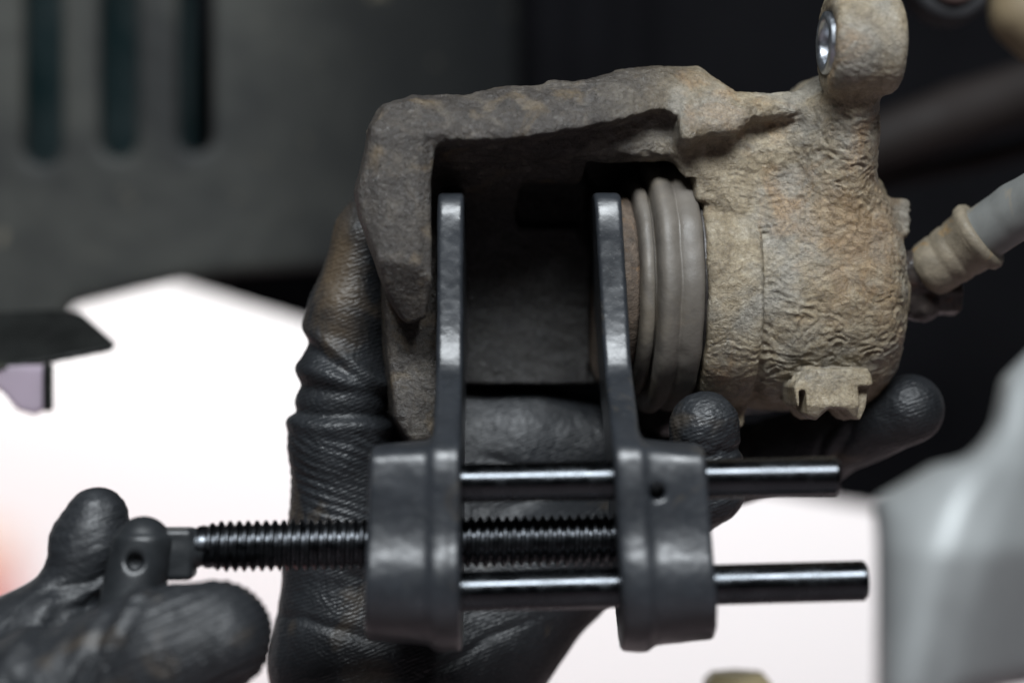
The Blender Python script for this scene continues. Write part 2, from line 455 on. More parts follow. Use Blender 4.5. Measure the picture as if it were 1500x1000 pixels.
# red tool cart far behind at the left
cart = thing('tool_cart', to_m((0, 0, 0)) * 0, 'blurred red and orange tool cart against the wall at far left', 'tool cart')
cart.location = (-0.76, 2.6, -0.75)
def cart_box(name, lo, hi, mat):
    o = wall_box(name, lo, hi, mat); o.parent = cart; o.matrix_parent_inverse = Matrix.Translation(-Vector(cart.location)); return o
cart_box('cabinet', (-1.05, 2.4, -0.66), (-0.674, 2.8, -0.30), RED)
for i in range(4):
    cart_box('drawer', (-1.03, 2.385, -0.64 + i * 0.082), (-0.680, 2.399, -0.57 + i * 0.082), RED)
cart_box('top_tray', (-1.06, 2.39, -0.298), (-0.680, 2.81, -0.255), ORANGE)
for sx in (-1.02, -0.62):
    cart_box('caster', (sx, 2.45, -0.75), (sx + 0.03, 2.5, -0.66), CLIP)

def mat_liner():
    m = Mat('dusty_arch_liner')
    sep = m.n('ShaderNodeSeparateXYZ'); m.l(m.tc.outputs['Object'], sep.inputs[0])
    mr = m.n('ShaderNodeMapRange'); m.l(sep.outputs[0], mr.inputs[0])
    mr.inputs[1].default_value = -0.01; mr.inputs[2].default_value = -0.085
    mottle = m.math('MULTIPLY', m.ramp(m.noise(22, 6, 0.65, 0.5), [(0.34, 0.12), (0.68, 1.0)]), mr.outputs[0])  # mottled lighter tone, fading out towards the right
    c = m.mix(mottle, (0.010, 0.011, 0.0115), (0.048, 0.049, 0.043))
    c = m.mix(m.ramp(m.noise(120, 3, 0.5), [(0.68, 0), (0.74, 0.6)]), c, (0.16, 0.14, 0.10))
    return m.out(c, 0.62, 0.0, m.bump(m.noise(160, 4, 0.6), 0.3, 0.001), 0.25)
# wheel arch liner, slotted, bent
def build_liner():
    y0 = 1120
    P = [pw(a, b, y0)[[0, 2]] for a, b in [(-260, -420), (760, -420), (760, 440), (520, 386), (440, 393), (330, 402), (250, 414), (190, 428), (102, 450), (96, 500), (-60, 520), (-260, 560)]]
    S = [(62, 240, 26), (173, 230, 25), (285, 222, 22)]
    F = Field((-620, 1060, -740), (800, 1700, 620), 9)
    def bend(x, y): return y - y0 - 0.0009 * np.maximum(x - 60, 0) ** 2
    F.add(lambda x, y, z: extr(poly2(x, z, P), bend(x, y), 0, 50, 18))
    for cx, bot, hw in S:
        a = pw(cx, bot - hw, y0); r = hw * (D + y0) / D
        F.cut(lambda x, y, z: extr(np.sqrt((x - a[0]) ** 2 + np.maximum(z - a[2], 0) ** 2) - r, y, 900, 1300, 2), 16)
    v, f = F.mesh(); v = relax(v, f, 2)
    return quadmesh('arch_liner', v, f, mat_liner())
tag(build_liner(), 'dusty black wheel arch liner with three vertical slots, upper left', 'arch liner')
def slab(name, pts, y0, y1, h, r, mat, k=None):
    P = [pw(a, b, y0)[[0, 2]] for a, b in pts]
    A = np.array(P)
    F = Field((A[:, 0].min() - 3 * h, y0 - 3 * h, A[:, 1].min() - 3 * h), (A[:, 0].max() + 3 * h, y1 + 3 * h, A[:, 1].max() + 3 * h), h)
    F.add(lambda x, y, z: extr(poly2(x, z, P), y, y0, y1, r))
    v, f = F.mesh(); v = relax(v, f, 1)
    return quadmesh(name, v, f, mat)
tag(slab('body_panel', [(-200, -300), (283, -300), (288, 300), (-200, 330)], 1330, 1360, 8, 6, TEAL), 'dark teal painted body panel seen through the liner slots', 'body panel')

# inner fender behind everything, with pressed vertical ribs and a sloping lower edge
def build_fender():
    y0 = 1800
    P = [pw(a, b, y0)[[0, 2]] for a, b in [(215, 404), (200, -900), (2500, -900), (2500, 1050), (1330, 757), (1080, 712), (840, 690), (600, 560), (445, 474)]]
    F = Field((-60, 1680, -1660), (3450, 3000, 1400), 14)
    def yy(x, y):
        rib = 60 * np.exp(-((x - 830) / 60.0) ** 2) + 50 * np.exp(-((x - 1010) / 50.0) ** 2) + 40 * np.exp(-((x - 560) / 110.0) ** 2)
        return y + rib - 1800 - 0.00012 * (x - 700) ** 2
    F.add(lambda x, y, z: extr(poly2(x, z, P), yy(x, y), 0, 50, 14))
    v, f = F.mesh(); v = relax(v, f, 2)
    return quadmesh('inner_fender', v, f, FENDER)
tag(build_fender(), 'dark pressed inner fender panel far behind the caliper', 'fender panel')

# black clip with lilac tab hanging at the left edge
clip = thing('liner_clip', pw(60, 600, 500), 'black flat plastic clip with pale lilac tab under the liner', 'clip')
def build_clip():
    y0 = 420
    F = Field((-250, 340, 420), (200, 620, 590), 5)
    a = pw(166, 505, y0)
    # a flat horizontal plate seen a little from above: long in y, slanting down to the left
    P = [pw(-110, 540, 0)[[0, 2]], ]
    PT = [pw(a, b, y0)[[0, 2]] for a, b in [(-110, 462), (60, 452), (104, 456), (168, 504), (162, 514), (8, 542), (-110, 556)]]
    # a flat tab that leans back towards its upper edge, with a folded lower rim
    F.add(lambda x, y, z: extr(poly2(x, z, PT), y + 1.3 * (z - 510), 424, 450, 5))
    F.cone(pw(-110, 556, 415), pw(8, 540, 415), 7, 7, 4); F.cone(pw(8, 540, 415), pw(162, 510, 415), 7, 6, 4)
    v, f = F.mesh(); v = relax(v, f, 2)
    quadmesh('clip_plate', v, f, CLIP, clip)
    a, b = pw(65, 532, 385), pw(76, 602, 385)
    F = Field((a[0] - 20, 340, a[2] - 20), (b[0] + 20, 430, b[2] + 20), 4)
    F.add(lambda x, y, z: box(x, y, z, (a[0], 368, a[2]), (b[0], 404, b[2]), 4))
    v, f = F.mesh(); quadmesh('stalk', v, f, CLIP, clip)
    F = Field((-260, 360, 480), (80, 440, 660), 4)
    PT2 = [pw(a_, b_, 388)[[0, 2]] for a_, b_ in [(-60, 534), (66, 534), (70, 598), (50, 608), (24, 600), (4, 575), (-30, 555)]]
    F.add(lambda x, y, z: extr(poly2(x, z, PT2), y, 386, 400, 5))
    v, f = F.mesh(); v = relax(v, f, 2); quadmesh('tab', v, f, LILAC, clip)
build_clip()

# aluminium suspension arm, lower right, out of focus
def build_arm():
    y0 = -800
    W = lambda pts, y: [pw(a, b, y)[[0, 2]] for a, b in pts]
    A = W([(1312, 745), (1350, 722), (1400, 690), (1450, 680), (1492, 664), (1470, 720), (1420, 800), (1390, 900), (1372, 1040), (1300, 1040)], y0)
    B = W([(1492, 664), (1530, 560), (1640, 480), (1640, 1040), (1372, 1040), (1395, 880), (1430, 780)], y0)
    F = Field((1150, -860, 440), (1470, -100, 960), 6)
    def ys(x, z):
        xr = pw(1436, 690, y0)[0] - 0.33 * np.maximum(z - 650, 0)
        return 1.15 * (np.sqrt((x - xr) ** 2 + 40 ** 2) - 40) + 0.55 * np.maximum(0, 740 - z)
    F.add(lambda x, y, z: extr(poly2(x, z, A), y - ys(x, z), y0, y0 + 130, 36))
    F.add(lambda x, y, z: extr(poly2(x, z, B), y - ys(x, z), y0, y0 + 130, 36), 40)
    v, f = F.mesh(); v = relax(v, f, 3)
    return quadmesh('suspension_arm', v, f, ALU)
tag(build_arm(), 'blurred pale aluminium suspension arm at lower right', 'suspension arm')

# far lower control arm as a dim diagonal tube
def tube(name, pts, rad, mat, parent=None, h=6, k=10):
    A = np.array(pts, float); r = max(rad)
    F = Field(A.min(0) - r - 4 * h, A.max(0) + r + 4 * h, h)
    for i in range(len(A) - 1): F.cone(A[i], A[i + 1], rad[i], rad[i + 1], k)
    v, f = F.mesh(); v = relax(v, f, 2)
    return quadmesh(name, v, f, mat, parent)
ARMM = mat_simple('brown_black_arm', (0.012, 0.009, 0.008), 0.7, spec=0.2, var=0.3, scale=20)
tag(tube('control_arm', [pw(1180, 250, 1150), pw(1400, 170, 1150), pw(1640, 90, 1150)], [55, 60, 60], ARMM), 'dim brown-black control arm slanting behind the caliper lug', 'control arm')
tag(tube('tie_rod', [pw(1250, 275, 1250), pw(1440, 232, 1250), pw(1640, 180, 1250)], [20, 22, 22], ARMM), 'thin dark tie rod below the control arm', 'tie rod')

# rubber bushing and rusty bracket at the top right
bush = thing('rubber_bushing', pw(1392, 30, 520), 'black rubber bushing with brown core at the top edge', 'bushing')
c0 = pw(1392, -30, 520)
lathe('rubber_ring', c0 + np.array([0, -30, 0]), c0 + np.array([0, 60, 0]), [(0, 44), (-6, 52), (-6, 66), (4, 74), (80, 74), (90, 66), (90, 44), (0, 44)], mat_simple('bushing_rubber', (0.02, 0.02, 0.022), 0.6, spec=0.3), bush, 48)
lathe('core', c0 + np.array([0, -55, 0]), c0 + np.array([0, 60, 0]), [(0, 0), (0, 40), (8, 45), (110, 45), (110, 0)], mat_simple('bushing_core', (0.16, 0.11, 0.10), 0.7, scale=200, var=0.4), bush, 40)
def build_bracket():
    y0 = -420
    F = Field((1350, -500, -260), (1620, -260, 160), 5)
    a, b, c = pw(1500, -120, y0), pw(1500, 20, y0), pw(1530, 40, y0)
    F.cone(a, b, 44, 42, 8); F.cone(b, c, 44, 50, 10)
    F.add(lambda x, y, z: box(x, y, z, (1430, y0 - 20, -240), (1500, y0 + 60, -60), 14), 14)
    v, f = F.mesh(); v = relax(v, f, 2)
    return quadmesh('rusty_bracket', v, f, RUSTY)
tag(build_bracket(), 'blurred yellow-rusty bracket end in the top right corner', 'bracket')

# hex head bolt at the bottom edge
bolt = thing('hub_bolt', pw(1080, 1040, 420), 'blurred brownish bolt head poking up at the bottom edge', 'bolt')
b0 = pw(1080, 1060, 420)
o = lathe('hex_head', b0, b0 + np.array([0, 0, -1.0]), [(0, 0), (0, 62), (70, 62), (84, 48), (84, 0)], mat_simple('bolt_brass', (0.22, 0.18, 0.10), 0.5, scale=80, var=0.3), bolt, 6)
sharpen(o)
lathe('shank', b0 + np.array([0, 0, 14.]), b0 + np.array([0, 0, 20.0]), [(0, 0), (0, 40), (500, 40), (500, 0)], CLIP, bolt, 32)
lathe('washer', b0, b0 + np.array([0, 0, 1.0]), [(0, 0), (0, 84), (14, 84), (14, 0)], mat_simple('bolt_washer', (0.06, 0.06, 0.06), 0.5), bolt, 40)

# ================================================================ BRAKE CALIPER
TH = math.radians(7.0); CO, SI = math.cos(TH), math.sin(TH)
def yaw(v):
    v = np.array(v, float); u = v[..., 0] - 1000; y = v[..., 1].copy()
    o = v.copy(); o[..., 0] = 1000 + u * CO - y * SI; o[..., 1] = u * SI + y * CO
    return o
def pl(px, py, y):
    """local caliper point of depth y that is seen at (px, py)"""
    q = px - 750.0
    u = (q * (D + y * CO) - (250 - y * SI) * D) / (CO * D - q * SI)
    wy = u * SI + y * CO
    return np.array([1000 + u, y, 500 + (py - 500) * (D + wy) / D])
def plp(pts, y): return [pl(a, b, y)[[0, 2]] for a, b in pts]

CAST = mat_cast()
cal = thing('brake_caliper', yaw(np.array([1150, 170, 640.0])), 'rusty mud-crusted cast brake caliper held up in the middle', 'brake caliper')
CY = (170.0, 425.0)
def build_housing():
    F = Field((505, -150, -50), (1385, 400, 665), 2.5)
    # bridge lip (front), leaning back towards its top
    PB = plp([(546, 182), (566, 154), (610, 135), (690, 133), (738, 121), (850, 118), (920, 93), (965, 87), (1040, 87), (1090, 129), (1150, 131), (1190, 127), (1222, 100), (1246, 120), (1236, 172), (1180, 172), (1112, 172), (1082, 195), (1005, 199), (960, 198), (900, 199), (800, 203), (700, 205), (640, 208), (556, 215)], -30)
    F.add(lambda x, y, z: extr(poly2(x, z, PB), y + 0.55 * (z - 200), -34, 150, 33))
    # curved bridge shell running back and down round the disc rim
    inn = [(-30, 196), (20, 214), (70, 240), (110, 268), (170, 300), (220, 370), (245, 450), (252, 560)]
    out = [(335, 560), (330, 440), (300, 330), (240, 240), (160, 190), (60, 165), (-20, 175)]
    PS = [(y, pl(780, p, y)[2]) for y, p in inn + out]
    F.add(lambda x, y, z: extr(poly2(y, z, PS), x, 572, 1010, 6), 34)
    F.add(lambda x, y, z: box(x, y, z, (800, 20, 118), (1010, 170, 222), 14), 12)
    # hollow worn into the underside of the lip towards the cylinder
    PH = plp([(735, 245), (742, 210), (820, 194), (900, 178), (955, 160), (978, 158), (993, 170), (998, 245)], -20)
    F.cut(lambda x, y, z: extr(poly2(x, z, PH), y, -200, 26, 8), 12)
    a, b = pl(752, 272, 230), pl(848, 334, 230)
    F.cut(lambda x, y, z: box(x, y, z, (a[0], 60, a[2]), (b[0], 214, b[2]), 12), 10)
    # outer finger, faceted
    PC = plp([(524, 276), (533, 240), (546, 185), (566, 154), (615, 138), (640, 160), (641, 210), (633, 262), (634, 420), (629, 464), (606, 474), (594, 466), (570, 428), (548, 362), (531, 316)], -45)
    def finger(x, y, z):
        d = extr(poly2(x, z, PC), y, -45, 62, 7)
        pls = [(-45 + 0.75 * (z - 388 - 0.15 * (x - 580)) - y) / 1.25, (-45 + 0.9 * (554 - x) - y) / 1.35 + 0 * z,
               (-45 + 0.7 * (x - 608) - y) / 1.22 + 0 * z, (-45 - 0.75 * (z - 205) - y) / 1.25]
        for q in pls: d = -smin(-d, -q, 4)
        return d
    F.add(finger, 12)
    # inner finger further back
    PD = plp([(562, 380), (640, 380), (646, 560), (640, 650), (600, 650), (578, 610), (567, 520)], 80)
    F.add(lambda x, y, z: extr(poly2(x, z, PD), y, 75, 250, 14), 10)
    PE = plp([(562, 170), (650, 170), (648, 480), (566, 470)], 150)
    F.add(lambda x, y, z: extr(poly2(x, z, PE), y, 120, 250, 10), 10)
    # shoulder below the flange
    PF = plp([(1000, 160), (1228, 168), (1262, 230), (1300, 300), (1300, 330), (1120, 330), (1034, 296), (1010, 291), (999, 246)], 10)
    F.add(lambda x, y, z: extr(poly2(x, z, PF), y - 0.06 * (330 - z), 20, 210, 10), 24)
    F.cut(lambda x, y, z: cyl(x, y, z, (168, 418), 211, 868, 1024, 0) + np.maximum(0, y - 190), 8)
    # cylinder and its mouth ring
    F.add(lambda x, y, z: cyl(x, y, z, CY, 181, 1100, 1352, 64), 34)
    F.add(lambda x, y, z: cyl(x, y, z, CY, 185, 1037, 1120, 9), 9)
    F.add(lambda x, y, z: box(x, y, z, (1056, 110, 590), (1118, 230, 632), 10), 14)
    F.cut(lambda x, y, z: cyl(x, y, z, CY, 158, 900, 1080, 0))
    # boss and nub behind on the right
    F.add(lambda x, y, z: box(x, y, z, (1262, 80, 246), (1330, 210, 340), 24), 14)
    F.add(lambda x, y, z: box(x, y, z, (1320, 70, 285), (1364, 150, 345), 9), 8)
    F.add(lambda x, y, z: cyl(x, y, z, (140, 420), 60, 1330, 1368, 8), 8)
    F.cone(pl(1150, 222, 52), pl(1240, 185, 22), 40, 46, 26)
    # neck and guide pin lug
    F.cone(pl(1250, 132, -30), pl(1232, 225, 20), 40, 45, 20)
    F.cone(pl(1232, 225, 20), pl(1205, 340, 80), 45, 84, 30)
    c = pl(1260, 64, -60)
    F.add(lambda x, y, z: cyl(x, y, z, (c[1], c[2]), 74, c[0] - 50, c[0] + 54, 15), 12)
    F.cut(lambda x, y, z: cyl(x, y, z, (c[1], c[2]), 46, c[0] - 80, c[0] + 90, 0), 6)
    # cast stop at the bottom of the cylinder
    PL = plp([(1161, 566), (1168, 556), (1188, 540), (1272, 540), (1277, 560), (1270, 598), (1262, 616), (1247, 612), (1232, 599), (1212, 598), (1196, 616), (1182, 610), (1165, 594)], 0)
    F.add(lambda x, y, z: extr(poly2(x, z, PL), y + 0.25 * (z - 560) - 0.9 * np.maximum(0, z - 594), -8, 90, 5), 5)
    F.cut(lambda x, y, z: box(x, y, z, (1172, -60, 572), (1182, 26, 604), 2), 3)
    F.cut(lambda x, y, z: box(x, y, z, (1262, -60, 566), (1290, 6, 700), 3), 4)
    v, f = F.mesh()
    v = relax(v, f, 2)
    n = vnormals(v, f)
    x, y, p = v[:, 0], v[:, 1], v[:, 2]
    crust = sstep(960, 1075, x + 30 * perlin(x / 60, y / 60, p / 60, 3) + 0.35 * (p - 250))
    lug = sstep(170, 130, p) * sstep(1190, 1210, x)
    w = perlin(x / 70, y / 70, p / 70, 5); w2 = perlin(x / 24, y / 24, p / 24, 6)
    w3 = perlin(x / 33, y / 33, p / 33, 7)
    a = perlin(x / 27 + 1.0 * w + 0.5 * w2, y / 12.5 + 0.9 * w3, p / 12.5 + 1.3 * w + 0.9 * w3, 1)
    b = perlin(x / 13 + w2, y / 8 + w3, p / 8 + w, 2)
    e = perlin(x / 7, y / 6, p / 6 + w2, 13)
    flow = 2.9 * (0.5 - 2.1 * np.abs(a)) + 1.7 * (0.4 - 1.7 * np.abs(b)) + 0.8 * e
    flow *= 0.75 + 0.9 * np.clip(0.4 + w3, 0, 1)
    lump = perlin(x / 45, y / 45, p / 45, 8)
    ringside = sstep(1128, 1112, x) * sstep(280, 320, p)
    d1 = 0.7 * flow * (1 - 0.5 * ringside) + 2.4 * lump
    d2 = 1.3 * lump + 1.3 * perlin(x / 17, y / 17, p / 17, 9) + 0.8 * perlin(x / 8, y / 8, p / 8, 10)
    lip = sstep(245, 200, p) * sstep(1010, 960, x)
    d2 = d2 + lip * (1.8 * perlin(x / 24, y / 20, p / 20, 14) + 1.6 * (0.4 - 1.5 * np.abs(perlin(x / 15, y / 11, p / 11, 15))))
    under = sstep(0.25, 0.7, n[:, 2]) * sstep(640, 680, x)
    d2 = d2 + under * (2.5 - 6 * np.abs(perlin(x / 26, y / 22, p / 22, 12)))
    fing = sstep(650, 635, x) * sstep(205, 235, p) * sstep(70, 40, y)
    d2 = d2 * (1 - 0.68 * fing)
    d1 = d1 * (1 - 0.55 * sstep(1062, 1040, x) * sstep(310, 290, p))
    d = d1 * crust + d2 * (1 - crust)
    stop = sstep(1150, 1160, x) * sstep(1288, 1278, x) * sstep(552, 566, p) * sstep(70, 50, y)
    d *= (1 - 0.7 * lug) * (1 - 0.88 * stop)
    v = v + n * d[:, None]
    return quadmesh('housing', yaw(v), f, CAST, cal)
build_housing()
c = pl(1260, 64, -60)
A = yaw(c + np.array([-52, 0, 0.])); B = yaw(c + np.array([60, 0, 0.]))
lathe('bore_sleeve', A, B, [(2, 30), (-3, 33), (-4, 40), (-1, 45.5), (104, 45.5), (104, 30), (2, 30)], ZINC, cal, 56)
def axle(x): return yaw(np.array([x, CY[0] - 2, CY[1] - 7]))
lathe('piston', axle(900), axle(1100), [(4, 0), (4, 110), (0, 136), (2, 143), (6, 147), (36, 147), (41, 142), (46, 130), (180, 130), (180, 0)], RUST, cal, 120)
boot = lathe('dust_boot', axle(930), axle(1100), [(12, 128), (12, 150), (13, 160), (17, 165.5), (22, 166.5), (28, 166), (31, 163), (32, 154), (34, 148), (35, 160), (36, 178), (39, 187), (44, 190.5), (50, 191), (58, 189), (64, 185), (66.5, 183), (68, 184), (72, 187), (82, 188), (94, 187), (99, 184), (102, 178), (103, 168), (103, 140)], RUBBER, cal, 200)
me = boot.data; co = np.empty(len(me.vertices) * 3, np.float32); me.vertices.foreach_get('co', co); co = co.reshape(-1, 3)
cc = co / M; wob = 2.6 * perlin(cc[:, 0] / 90, cc[:, 1] / 55, cc[:, 2] / 55, 51) + 0.8 * perlin(cc[:, 0] / 20, cc[:, 1] / 20, cc[:, 2] / 20, 52)
co[:, 0] += 1.6 * M * perlin(cc[:, 0] / 25, cc[:, 1] / 40, cc[:, 2] / 40, 53) + 0 * wob
ax0 = to_m(axle(980)); rad = co - ax0; rad[:, 0] = 0; rad /= np.linalg.norm(rad, axis=1, keepdims=True)
co += rad * (wob * M)[:, None]
me.vertices.foreach_set('co', co.ravel()); me.update()
lathe('retaining_ring', axle(1032), axle(1100), [(0, 150), (0, 168), (5, 170), (9, 168), (9, 150), (0, 150)], mat_simple('wet_steel_ring', (0.035, 0.03, 0.027), 0.45, metal=0.2, scale=600, var=0.5, bs=0.6), cal, 100)

# ================================================================ BRAKE HOSE
hose = thing('brake_hose', yaw(pl(1410, 465, 130)), 'grey rubber brake hose with dirty crimp ferrule at the right', 'hose')
pa, pb = yaw(pl(1352, 402, 108)), yaw(pl(1440, 342, 58))
d, u, w = basis(pb - pa); L = np.linalg.norm(pb - pa)
lathe('ferrule', pa, pb, [(-2, 0), (-2, 30), (4, 40), (16, 44), (36, 45), (39, 44.2), (44, 44.2), (47, 45.8), (60, 46.6), (63, 45.8), (68, 45.8), (71, 47.4), (L - 22, 49), (L - 16, 55), (L - 6, 56.5), (L + 1, 52), (L + 1, 38)], FERR, hose, 64)
q = [pb - d * 20, pb + d * 60 + np.array([0, -14, 0]), pb + d * 180 + np.array([6, -50, 4]), pb + d * 330 + np.array([20, -110, 10])]
tube('rubber_hose', q, [42, 43, 44, 46], HOSE, hose, 3.5, 6)
def build_banjo():
    F = Field((1335, 40, 360), (1500, 240, 500), 2.8)
    F.cone(np.array([1352, 140, 418.0]), np.array([1400, 130, 440.0]), 40, 30, 8)
    F.cone(np.array([1360, 120, 400.0]), np.array([1388, 108, 388.0]), 34, 34, 10)
    F.add(lambda x, y, z: extr(poly2(y, z, [(135 + 34 * math.cos(k * math.pi / 3 + .2), 428 + 34 * math.sin(k * math.pi / 3 + .2)) for k in range(6)]), x, 1395, 1458, 4), 3)
    v, f = F.mesh(); v = relax(v, f, 1); n = vnormals(v, f)
    v = v + n * (1.6 * perlin(v[:, 0] / 12, v[:, 1] / 12, v[:, 2] / 12, 4))[:, None]
    return quadmesh('banjo_fitting', yaw(v), f, FITT, hose)
build_banjo()

# ================================================================ PISTON SPREADER TOOL
tool = thing('piston_spreader', pw(790, 950, -140), 'black steel piston spreader tool with screw clamped inside the caliper', 'piston tool')
def chaikin(pts, it=2):
    for _ in range(it):
        q = []
        for i in range(len(pts)):
            a = np.array(pts[i], float); b = np.array(pts[(i + 1) % len(pts)], float)
            q += [tuple(a * .75 + b * .25), tuple(a * .25 + b * .75)]
        pts = q
    return pts
def build_plate(side):
    # side profile of the jaw (y, p), true positions
    fr = [(-34, 286), (-44, 400), (-66, 530), (-125, 575), (-195, 630), (-240, 652), (-252, 690), (-256, 765), (-263, 798), (-274, 828), (-279, 862), (-274, 900), (-250, 932), (-205, 950), (-130, 956)]
    if side < 0: xr = lambda p: (642 + 0 * p, 679 + 0 * p)
    else: xr = lambda p: (870 + 0.060 * (p - 285), 909 + 0.058 * (p - 285))
    cx = 655 if side < 0 else 905
    prof = [(y, pw(cx, p, y)[2]) for y, p in fr]
    prof += [(-40, pw(cx, 930, -40)[2]), (20, pw(cx, 860, 20)[2]), (30, pw(cx, 700, 30)[2]), (120, 600), (235, 545), (255, 420), (235, 310), (180, 281), (20, 279)]
    prof = chaikin(prof, 3)
    lo, hi = ((520, -320, 262), (700, 280, 960)) if side < 0 else ((845, -320, 262), (1060, 280, 960))
    F = Field(lo, hi, 3.2)
    X0, X1 = (641, 680) if side < 0 else (869, 909)
    sh = (lambda z: 0 * z) if side < 0 else (lambda z: 0.052 * (z - 285))
    F.add(lambda x, y, z: extr(poly2(y, z, prof), x - sh(z), X0, X1, 6))
    # boss welded on the outer side of the jaw foot
    bp = [(y, pw(cx, p, y)[2]) for y, p in [(-205, 644), (-240, 656), (-250, 692), (-255, 765), (-262, 798), (-273, 828), (-278, 862), (-272, 898), (-248, 926), (-205, 944), (-120, 950), (-40, 912), (15, 850), (22, 720), (-10, 655), (-120, 640)]]
    bp = chaikin(bp, 3)
    if side < 0:
        x0, x1 = pw(536, 800, -265)[0], 660
        sh2 = lambda z: -0.03 * (z - 760)
    else:
        x0, x1 = 905, pw(1043, 760, -265)[0]
        sh2 = lambda z: 0.065 * (z - 740)
    def boss(x, y, z):
        return extr(poly2(y, z, bp) + 0.10 * (np.maximum(0, (655 - x) if side < 0 else (x - 925))), x - sh2(z), x0, x1, 5)
    F.add(boss, 14)
    if side > 0:
        h = pw(964, 722, -268)
        F.cut(lambda x, y, z: extr(np.sqrt((x - h[0]) ** 2 + (z - h[2]) ** 2) - 10.5, y, -400, -215, 0), 5)
    v, f = F.mesh(); v = relax(v, f, 2); n = vnormals(v, f)
    x, y, p = v[:, 0], v[:, 1], v[:, 2]
    v = v + n * (0.9 * perlin(x / 40, y / 40, p / 40, 21) + 0.35 * perlin(x / 11, y / 11, p / 11, 22))[:, None]
    return quadmesh('jaw_plate', v, f, PLATE, tool)
build_plate(-1); build_plate(1)
def rod(a, b, r, name='guide_rod'):
    L = np.linalg.norm(np.array(b) - a)
    o = lathe(name, a, b, [(0, 0), (0, r - 4), (4, r), (L * .3, r), (L * .6, r), (L - 5, r), (L, r - 5), (L, 0)], ROD, tool, 72)
    sharpen(o, 30); return o
rod(pw(600, 709, -190), pw(1229, 697, -190), 27)
rod(pw(600, 868, -190), pw(1270, 850, -190), 28)
def build_screw():
    a, b = pw(270, 801, -130), pw(940, 789, -130)
    d, u, w = basis(b - a); L = np.linalg.norm(b - a)
    pitch, n = 12.6, 40; R, rc = 36.0, 29.5
    prof = [(0.0, rc), (0.10, rc), (0.42, R), (0.58, R), (0.90, rc)]
    K = len(prof); turns = int((L - 26) / pitch)
    th = np.linspace(0, 2 * math.pi, n, endpoint=False)
    rows = []
    for t in range(turns):
        for (q, r) in prof:
            fade = min(1, (t + 0.3) / 2.0)
            rows.append([(t + q) * pitch, rc + (r - rc) * fade])
    rows = np.array(rows); nr = len(rows)
    s = 18 + rows[:, 0][:, None] + pitch * th[None, :] / (2 * math.pi)
    r = np.repeat(rows[:, 1][:, None], n, 1)
    v = a + s[..., None] * d + (r * np.cos(th))[..., None] * u + (r * np.sin(th))[..., None] * w
    v = v.reshape(-1, 3); f = []
    i = np.arange(n - 1)
    for k in range(nr - 1):
        f.append(np.stack([k * n + i, k * n + i + 1, (k + 1) * n + i + 1, (k + 1) * n + i], 1))
        if k + K < nr - 1:
            f.append(np.array([[k * n + n - 1, (k + K) * n, (k + K + 1) * n, (k + 1) * n + n - 1]]))
    o = quadmesh('threaded_screw', v, np.concatenate(f), SCREW, tool)
    bm = bmesh.new(); bm.from_mesh(o.data); bmesh.ops.recalc_face_normals(bm, faces=bm.faces); bm.to_mesh(o.data); bm.free()
    sharpen(o, 40)
    # plain neck with flats, between thread and pivot head
    F = Field((190, -190, 730), (340, -70, 870), 2.5)
    e0 = pw(235, 815, -140); e1 = pw(292, 801, -130)
    F.cone(e0, e1, 27, 27, 0)
    F.add(lambda x, y, z: box(x, y, z, (e0[0] - 14, -162, e0[2] - 40), (e1[0] - 6, -100, e0[2] + 32), 8), 8)
    vv, ff = F.mesh(); vv = relax(vv, ff, 1)
    quadmesh('screw_neck', vv, ff, HEADM, tool)
build_screw()
def build_head():
    t0, t1 = pw(210, 797, -150), pw(180, 935, -170)
    F = Field((120, -240, 720), (290, -80, 930), 2.8)
    F.cone(t0, t1, 40, 40, 0)
    F.add(lambda x, y, z: np.maximum(rcone(x, y, z, t0, t1, 43, 43), (t0[2] - 12 - z)).astype(np.float32), 10)
    h = pw(198, 822, -190)
    F.cut(lambda x, y, z: extr(np.sqrt((x - h[0]) ** 2 + (z - h[2]) ** 2) - 11, y, -300, -180, 0), 9)
    v, f = F.mesh(); v = relax(v, f, 2)
    quadmesh('pivot_head', v, f, HEADM, tool)
    g = pw(180, 935, -170)
    # cross handle running through the head below, held in the fist
    lathe('tommy_bar', g + np.array([-30, -150, 60.]), g + np.array([60, 160, -20.]), [(0, 0), (0, 18), (6, 22), (330, 22), (336, 18), (336, 0)], ROD, tool, 32)
build_head()

